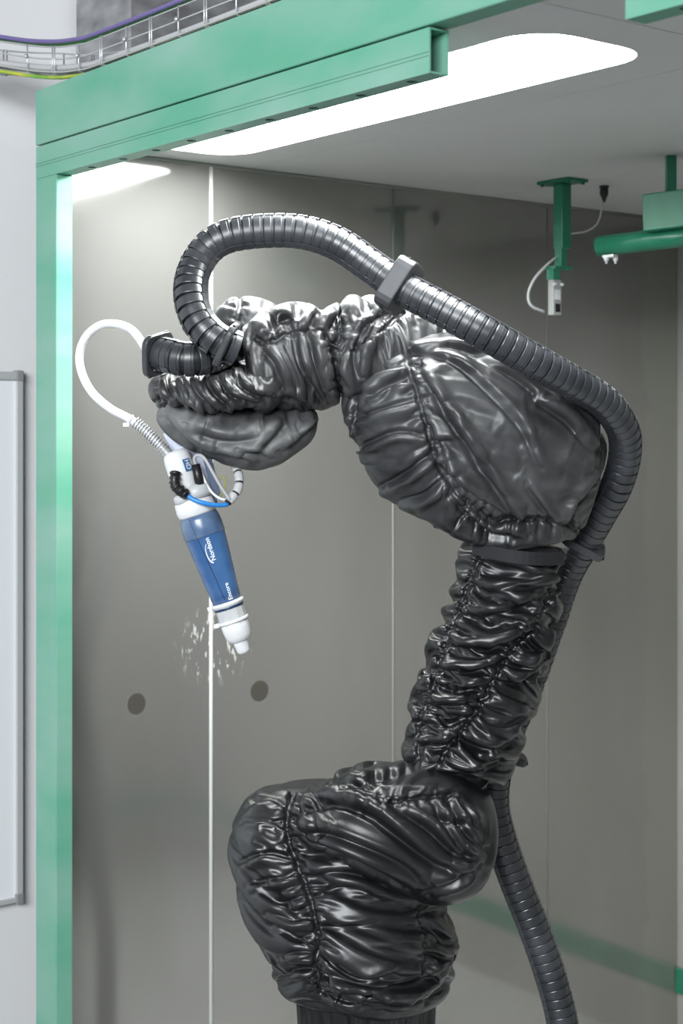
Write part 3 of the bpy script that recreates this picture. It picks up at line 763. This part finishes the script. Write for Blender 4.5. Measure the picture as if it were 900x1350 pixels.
HP = [(306, 457, -.168), (284, 447, -.174), (262, 423, -.166), (252, 392, -.150), (255, 360, -.125), (272, 330, -.11), (300, 312, -.11), (350, 305, -.11), (400, 307, -.11), (445, 322, -.11), (490, 352, -.12), (530, 380, -.14), (590, 412, -.17), (650, 446, -.18), (710, 480, -.16), (760, 508, -.12), (797, 532, -.078), (820, 565, -.03), (823, 600, .01), (812, 640, .04), (790, 680, .08), (766, 722, .12),
      (745, 762, .15), (722, 830, .16), (697, 900, .15), (672, 960, .13), (655, 1010, .12), (650, 1060, .12), (661, 1110, .12), (680, 1165, .12), (702, 1220, .12), (723, 1280, .12), (739, 1340, .12), (746, 1400, .12), (750, 1560, .14), (752, 1700, .14), (752, 1825, .14)]
conduit('long black ringed conduit looping over the robot arm and down behind it', HP, 500)
conduit('short black ringed conduit elbow at the robot wrist', [(208, 466, -.11), (222, 469, -.125), (245, 474, -.138), (268, 472, -.132), (287, 466, -.098), (303, 459, -.06)], 60)

def clamp(px, py, dz, tang, a, b, th, roll=0, sup=5.0):
    """split plate clamp: ring plate around the conduit, normal along tang"""
    c = Vector(at(px, py, dz)); t = Vector(tang).normalized()
    n1 = t.cross(FW).normalized(); n2 = t.cross(n1)
    q = Matrix.Rotation(math.radians(roll), 3, t); n1 = q @ n1; n2 = q @ n2
    n = 40; vs = []
    for (zz, k) in ((-th, 1), (-th, 0), (th, 0), (th, 1)):
        for i in range(n):
            an = 2*math.pi*i/n; cs_, sn_ = math.cos(an), math.sin(an)
            if k == 0:
                rr = (abs(cs_/a)**sup+abs(sn_/b)**sup)**(-1/sup)
            else: rr = RH*1.0
            vs.append(c+t*zz+(n1*cs_+n2*sn_)*rr)
    fs = [(j*n+i, j*n+(i+1) % n, ((j+1) % 4)*n+(i+1) % n, ((j+1) % 4)*n+i) for j in range(4) for i in range(n)]
    o = MB().add(vs, fs).build('hose_clamp', M['clamp'], robot, .003)
    for s, sg in ((-.6, 1), (.6, 1), (-.6, -1), (.6, -1)):
        MB().lathe([(.0035, -.0005), (.0035, .0008)], c+n1*(a*sg)+n2*(b*s), n1*sg, 10).build('bolt', M['black'], o)
    return o
dr = lambda x, y, z=0: RT*x - UP*y + FW*z
clamp(526, 377, -.136, dr(40, 25, -16), .050, .042, .017)
clamp(299, 454, -.168, dr(24, 12), .040, .046, .006, 10)
clamp(208, 467, -.113, dr(24, 5, -14), .038, .040, .006, 20)
clamp(768, 716, .115, dr(-22, 42, 20), .046, .036, .008)
clamp(663, 994, .122, dr(-14, 45, 0), .046, .042, .008)

# ------------------------------------------------------------------ powder spray gun
GZ = -.02
gA, gB = Vector(at(239, 612, GZ)), Vector(at(319, 852, GZ))
ga_ = (gB-gA).normalized(); GL = (gB-gA).length
gR = (RT - ga_*RT.dot(ga_)).normalized(); gN = -FW
gun = thing('spray_gun', gA, 'blue and white powder spray gun hanging from the robot wrist', 'spray gun')
px = 1/M2PX*(ZR+GZ)/ZR
def gp_(s, r=0.0, n=0.0):   # point: s pixels down the axis, r pixels to the right, n pixels to the viewer
    return gA + ga_*(s*px) + gR*(r*px) + gN*(n*px)
def glathe(name, prof, m, r=0, n=0, parent=gun, seg=32):
    return MB().lathe([(q*px, h*px) for q, h in prof], gp_(0, r, n), ga_, seg, ref=gN).build(name, m, parent)
glathe('head', [(3, -20), (13, -19), (17, -14), (18.5, -6), (18.5, 8), (17, 22), (15, 30), (13, 46)], M['white_pl'], -2, 6)
tagp = MB().obox(gp_(3, 9.5, 22), (gR*.81-gN*.58).normalized()*(4.6*px), ga_*(8*px), (gR*.58+gN*.81).normalized()*(.8*px)).build('badge', M['blue'], gun)
glathe('collar', [(14, 44), (22, 46), (26, 50), (27, 62), (25.5, 68), (24.5, 70)], M['white_pl'])
glathe('collar_seat', [(10, 38), (13, 40), (13, 48), (10, 50)], M['grey_pl'], -10, 12)
cup_prof = [(24, 69), (26.2, 76), (27.2, 86), (27.0, 98), (26, 110), (24.6, 130), (22.6, 150), (20.6, 172), (19.2, 192)]
glathe('shroud', [(24, 68.5), (26.4, 76), (27.6, 86), (27.6, 98), (27.0, 99.5)], M['blue_mist'])
glathe('cup', cup_prof, M['blue'])
glathe('end_ring', [(19, 190), (21.5, 191), (21.5, 196), (19, 197)], M['white_pl'])
glathe('dark_band', [(19.6, 196.5), (20.0, 197), (20.0, 199.5), (19, 200)], M['navy'])
glathe('ribbed_nut', [(18, 199), (19.2, 200), (18.6, 222), (18, 223)], M['grey_pl'], seg=12)
for o in [o for o in gun.children if o.name.startswith('ribbed_nut')]:
    for p in o.data.polygons: p.use_smooth = False
glathe('nozzle', [(17.5, 218), (18.6, 220), (18.3, 230), (17.2, 238), (14.5, 244), (10, 246.5)], M['white_pl'])
glathe('tip', [(10.5, 240), (10, 247), (8.8, 259), (7, 262), (2, 263)], M['white_pl'])
for s, r in ((193, 21), (217, 19.8)):
    o = glathe('cable_tie', [(r-.5, s-2.2), (r+1.2, s-1.8), (r+1.2, s+1.8), (r-.5, s+2.2)], M['white_pl'])
    MB().obox(gp_(s, -r-3, 2), gR*(3.6*px), ga_*(2.8*px), gN*(2.6*px)).build('tie_head', M['white_pl'], o, .001)
# seam line down the cup
rc = lambda s: np.interp(s, [h for _, h in cup_prof], [r for r, _ in cup_prof])
pts = [gA+ga_*(s*px)+(gN*math.cos(-.42+.0036*(s-72))+gR*math.sin(-.42+.0036*(s-72)))*((rc(s)+.1)*px) for s in range(72, 190, 6)]
MB().tube(pts, .0008, 6).build('mould_seam', M['navy'], gun)
def lettering(txt, size, s_mid, ang, flip, shear=0.0):
    """lettering wrapped on the cup, running along its axis"""
    c = bpy.data.curves.new('lettering', 'FONT'); c.body = txt; c.size = size; c.align_x = 'CENTER'; c.align_y = 'CENTER'; c.shear = shear; c.offset = size*.02
    o = bpy.data.objects.new('tmp', c); COL.objects.link(o)
    bpy.context.view_layer.update()
    me = bpy.data.meshes.new_from_object(o.evaluated_get(bpy.context.evaluated_depsgraph_get()))
    bpy.data.objects.remove(o)
    for v in me.vertices:
        x, y = v.co.x, v.co.y
        s = s_mid + flip*x; r = rc(s)+.5; a = ang + flip*y/r
        v.co = gA + ga_*(s*px) + (gN*math.cos(a)+gR*math.sin(a))*(r*px)
    me.name = 'lettering'
    return link('lettering', me, M['ink'], gun)
lettering('Nordson', 8.5, 117, .14, -1)
lettering('Encore', 8.0, 177, .40, -1)
pts = []
for k in range(15):
    a = math.radians(-10+k*13); s = 122+13*math.cos(a); q = .06 - .20*math.sin(a)*.9
    pts.append(gA+ga_*(s*px)+(gN*math.cos(q)+gR*math.sin(q))*((rc(s)+.4)*px))
MB().tube(pts, [.0006+.0010*(k/14) for k in range(15)][::-1], 6).build('emblem_arc', M['ink'], gun)
# HD on the badge
c = bpy.data.curves.new('lettering', 'FONT'); c.body = 'HD'; c.size = 9*px; c.align_x = 'CENTER'; c.align_y = 'CENTER'
o = bpy.data.objects.new('tmp', c); COL.objects.link(o); bpy.context.view_layer.update()
me = bpy.data.meshes.new_from_object(o.evaluated_get(bpy.context.evaluated_depsgraph_get())); bpy.data.objects.remove(o)
bx_, by_, bz_ = -ga_, -(gR*.81-gN*.58).normalized(), (gR*.58+gN*.81).normalized()
bcn = gp_(3, 9.5, 22)+bz_*(1.0*px)
for v in me.vertices: v.co = bcn + bx_*(-v.co.x) + by_*(-v.co.y) 
link('lettering', me, M['ink'], tagp)
# mounting plate and inner bracket
pl = [(214, 575), (240, 566), (268, 575), (284, 610), (292, 668), (262, 672), (246, 640)]
def plate(name, pix, dz0, dz1, m, parent=gun):
    n = len(pix); vs = [at(x, y, dz0) for x, y in pix]+[at(x, y, dz1) for x, y in pix]
    return MB().add(vs, [tuple(range(n)), tuple(range(2*n-1, n-1, -1))]+[(k, n+k, n+(k+1) % n, (k+1) % n) for k in range(n)]).build(name, m, parent, .001)
plate('mounting_plate', [(214, 572), (248, 560), (262, 590), (284, 650), (288, 668), (258, 668), (240, 620)], .012, .03, M['pale_plate'])
plate('bracket', [(264, 585), (276, 590), (290, 650), (284, 662), (272, 622)], -.03, .008, M['navy'])
glathe('socket_block', [(14, 30), (20, 34), (21, 44), (18, 50)], M['grey_pl'], 8, 6)
# elbow fitting (black)
ef = MB()
e0, e1, e2 = at(231, 622, -.06), at(230, 640, -.065), at(246, 653, -.06)
MB().tube([e0, at(230, 633, -.065), e1, at(236, 647, -.064), e2], [.0085, .0085, .009, .009, .0085], 14).build('elbow_fitting', M['black'], gun)
for p_, q_ in ((e0, e1), (e1, e2)):
    dd = (q_-p_).normalized()
    for t in (.1, .45, .8):
        MB().lathe([(.0098, -.0022), (.0104, -.0015), (.0104, .0015), (.0098, .0022)], p_.lerp(q_, t), dd, 14).build('fitting_ring', M['black'], gun)
# plug with nut
MB().tube([at(258, 612, -.045), at(261, 628, -.045), at(265, 645, -.042)], [.0075, .0088, .0085], 14).build('plug', M['black'], gun)
MB().lathe([(.0062, 0), (.0062, .010)], at(264, 643, -.043), ga_, 6).build('plug_nut', M['steel'], gun)
MB().lathe([(.004, 0), (.004, .008)], at(268, 652, -.041), ga_, 10).build('plug_pin', M['white_pl'], gun)
# hoses of the gun
def hose(name, pix, r, m, label, n=40, seg=10, cat='hose'):
    return tag(MB().tube(curve3(pix, n), r, seg).build(name, m), label, cat)
hose('air_hose', [(244, 651, -.06), (256, 659, -.065), (272, 664, -.065), (288, 666, -.058), (300, 665, -.050)], .0042, M['air_blue'], 'bright blue air hose curving below the black elbow fitting', 30)
hose('plug_cable', [(258, 613, -.045), (256, 604, -.047), (262, 600, -.052), (270, 605, -.06), (280, 622, -.06), (292, 643, -.058), (303, 659, -.055)], .0032, M['cab_grey'], 'grey cable arching from the black plug on the spray gun', 40, cat='cable')
hose('bleed_tube', [(255, 606, -.034), (264, 620, -.038), (274, 642, -.042), (286, 655, -.044), (299, 660, -.043)], .0026, M['white_hose'], 'thin white tube beside the grey cable on the spray gun', 30, cat='tube')
hose('sensor_wire', [(288, 632, -.02), (294, 628, -.02), (297, 636, -.02), (294, 648, -.02), (290, 655, -.02)], .0011, M['cab_yg'], 'thin yellowish wire loop behind the spray gun tubes', 24, 6, 'wire')
# wrapped sleeve: segments of spiral wrap
sl = curve3([(303, 600, .0), (310, 614, -.015), (315, 630, -.03), (313, 646, -.04), (300, 663, -.05)], 41)
slv = thing('wrap_sleeve', sl[20], 'pale grey spiral wrapped sleeve bundling tubes under the wrist', 'sleeve')
MB().tube(sl, .0072, 12).build('inner_bundle', M['black'], slv)
for k in range(5):
    seg_ = sl[k*8:k*8+8]
    MB().tube(seg_, [.0078]+[.0088]*6+[.0082], 14).build('wrap_turn', M['grey_pl'], slv)
# white powder hose with spring guard
ph = [(204, 486, .0), (198, 472, -.02), (186, 450, -.03), (172, 434, -.03), (152, 427, -.03), (132, 429, -.03), (114, 443, -.03), (105, 466, -.03), (108, 492, -.03), (122, 518, -.03), (146, 539, -.03), (172, 553, -.03), (194, 570, -.03), (210, 586, -.03), (226, 604, -.03)]
phr = thing('powder_hose', at(105, 466, -.03), 'white powder hose looping from the wrist to the spray gun', 'hose')
php = curve3(ph, 120)
MB().tube(php, .0078, 14).build('tube', M['white_hose'], phr)
sp0 = curve3([(178, 556, -.03), (194, 570, -.03), (210, 586, -.03), (218, 595, -.03)], 160)
hel = []
for i, p in enumerate(sp0):
    t = (sp0[min(i+1, 159)]-sp0[max(i-1, 0)]).normalized(); n1 = t.cross(FW).normalized(); a = i*2*math.pi*14/160
    hel.append(p+(n1*math.cos(a)+t.cross(n1)*math.sin(a))*.0098)
MB().tube(hel, .0014, 5).build('spring_guard', M['zinc'], phr)
MB().tube(curve3([(211, 587, -.03), (218, 595, -.03), (228, 606, -.03)], 8), .0098, 14).build('ferrule', M['sensor'], phr)
tt = (php[93]-php[91]).normalized(); tc = at(172, 553, -.03)
tie = MB().lathe([(.008, -.003), (.0095, -.0025), (.0095, .0025), (.008, .003)], tc, dr(24, 16), 16).build('cable_tie', M['white_pl'], phr)
MB().obox(tc+dr(-5, 7)*px-FW*.004, RT*.006, UP*.004, FW*.004).build('tie_head', M['white_pl'], tie, .001)
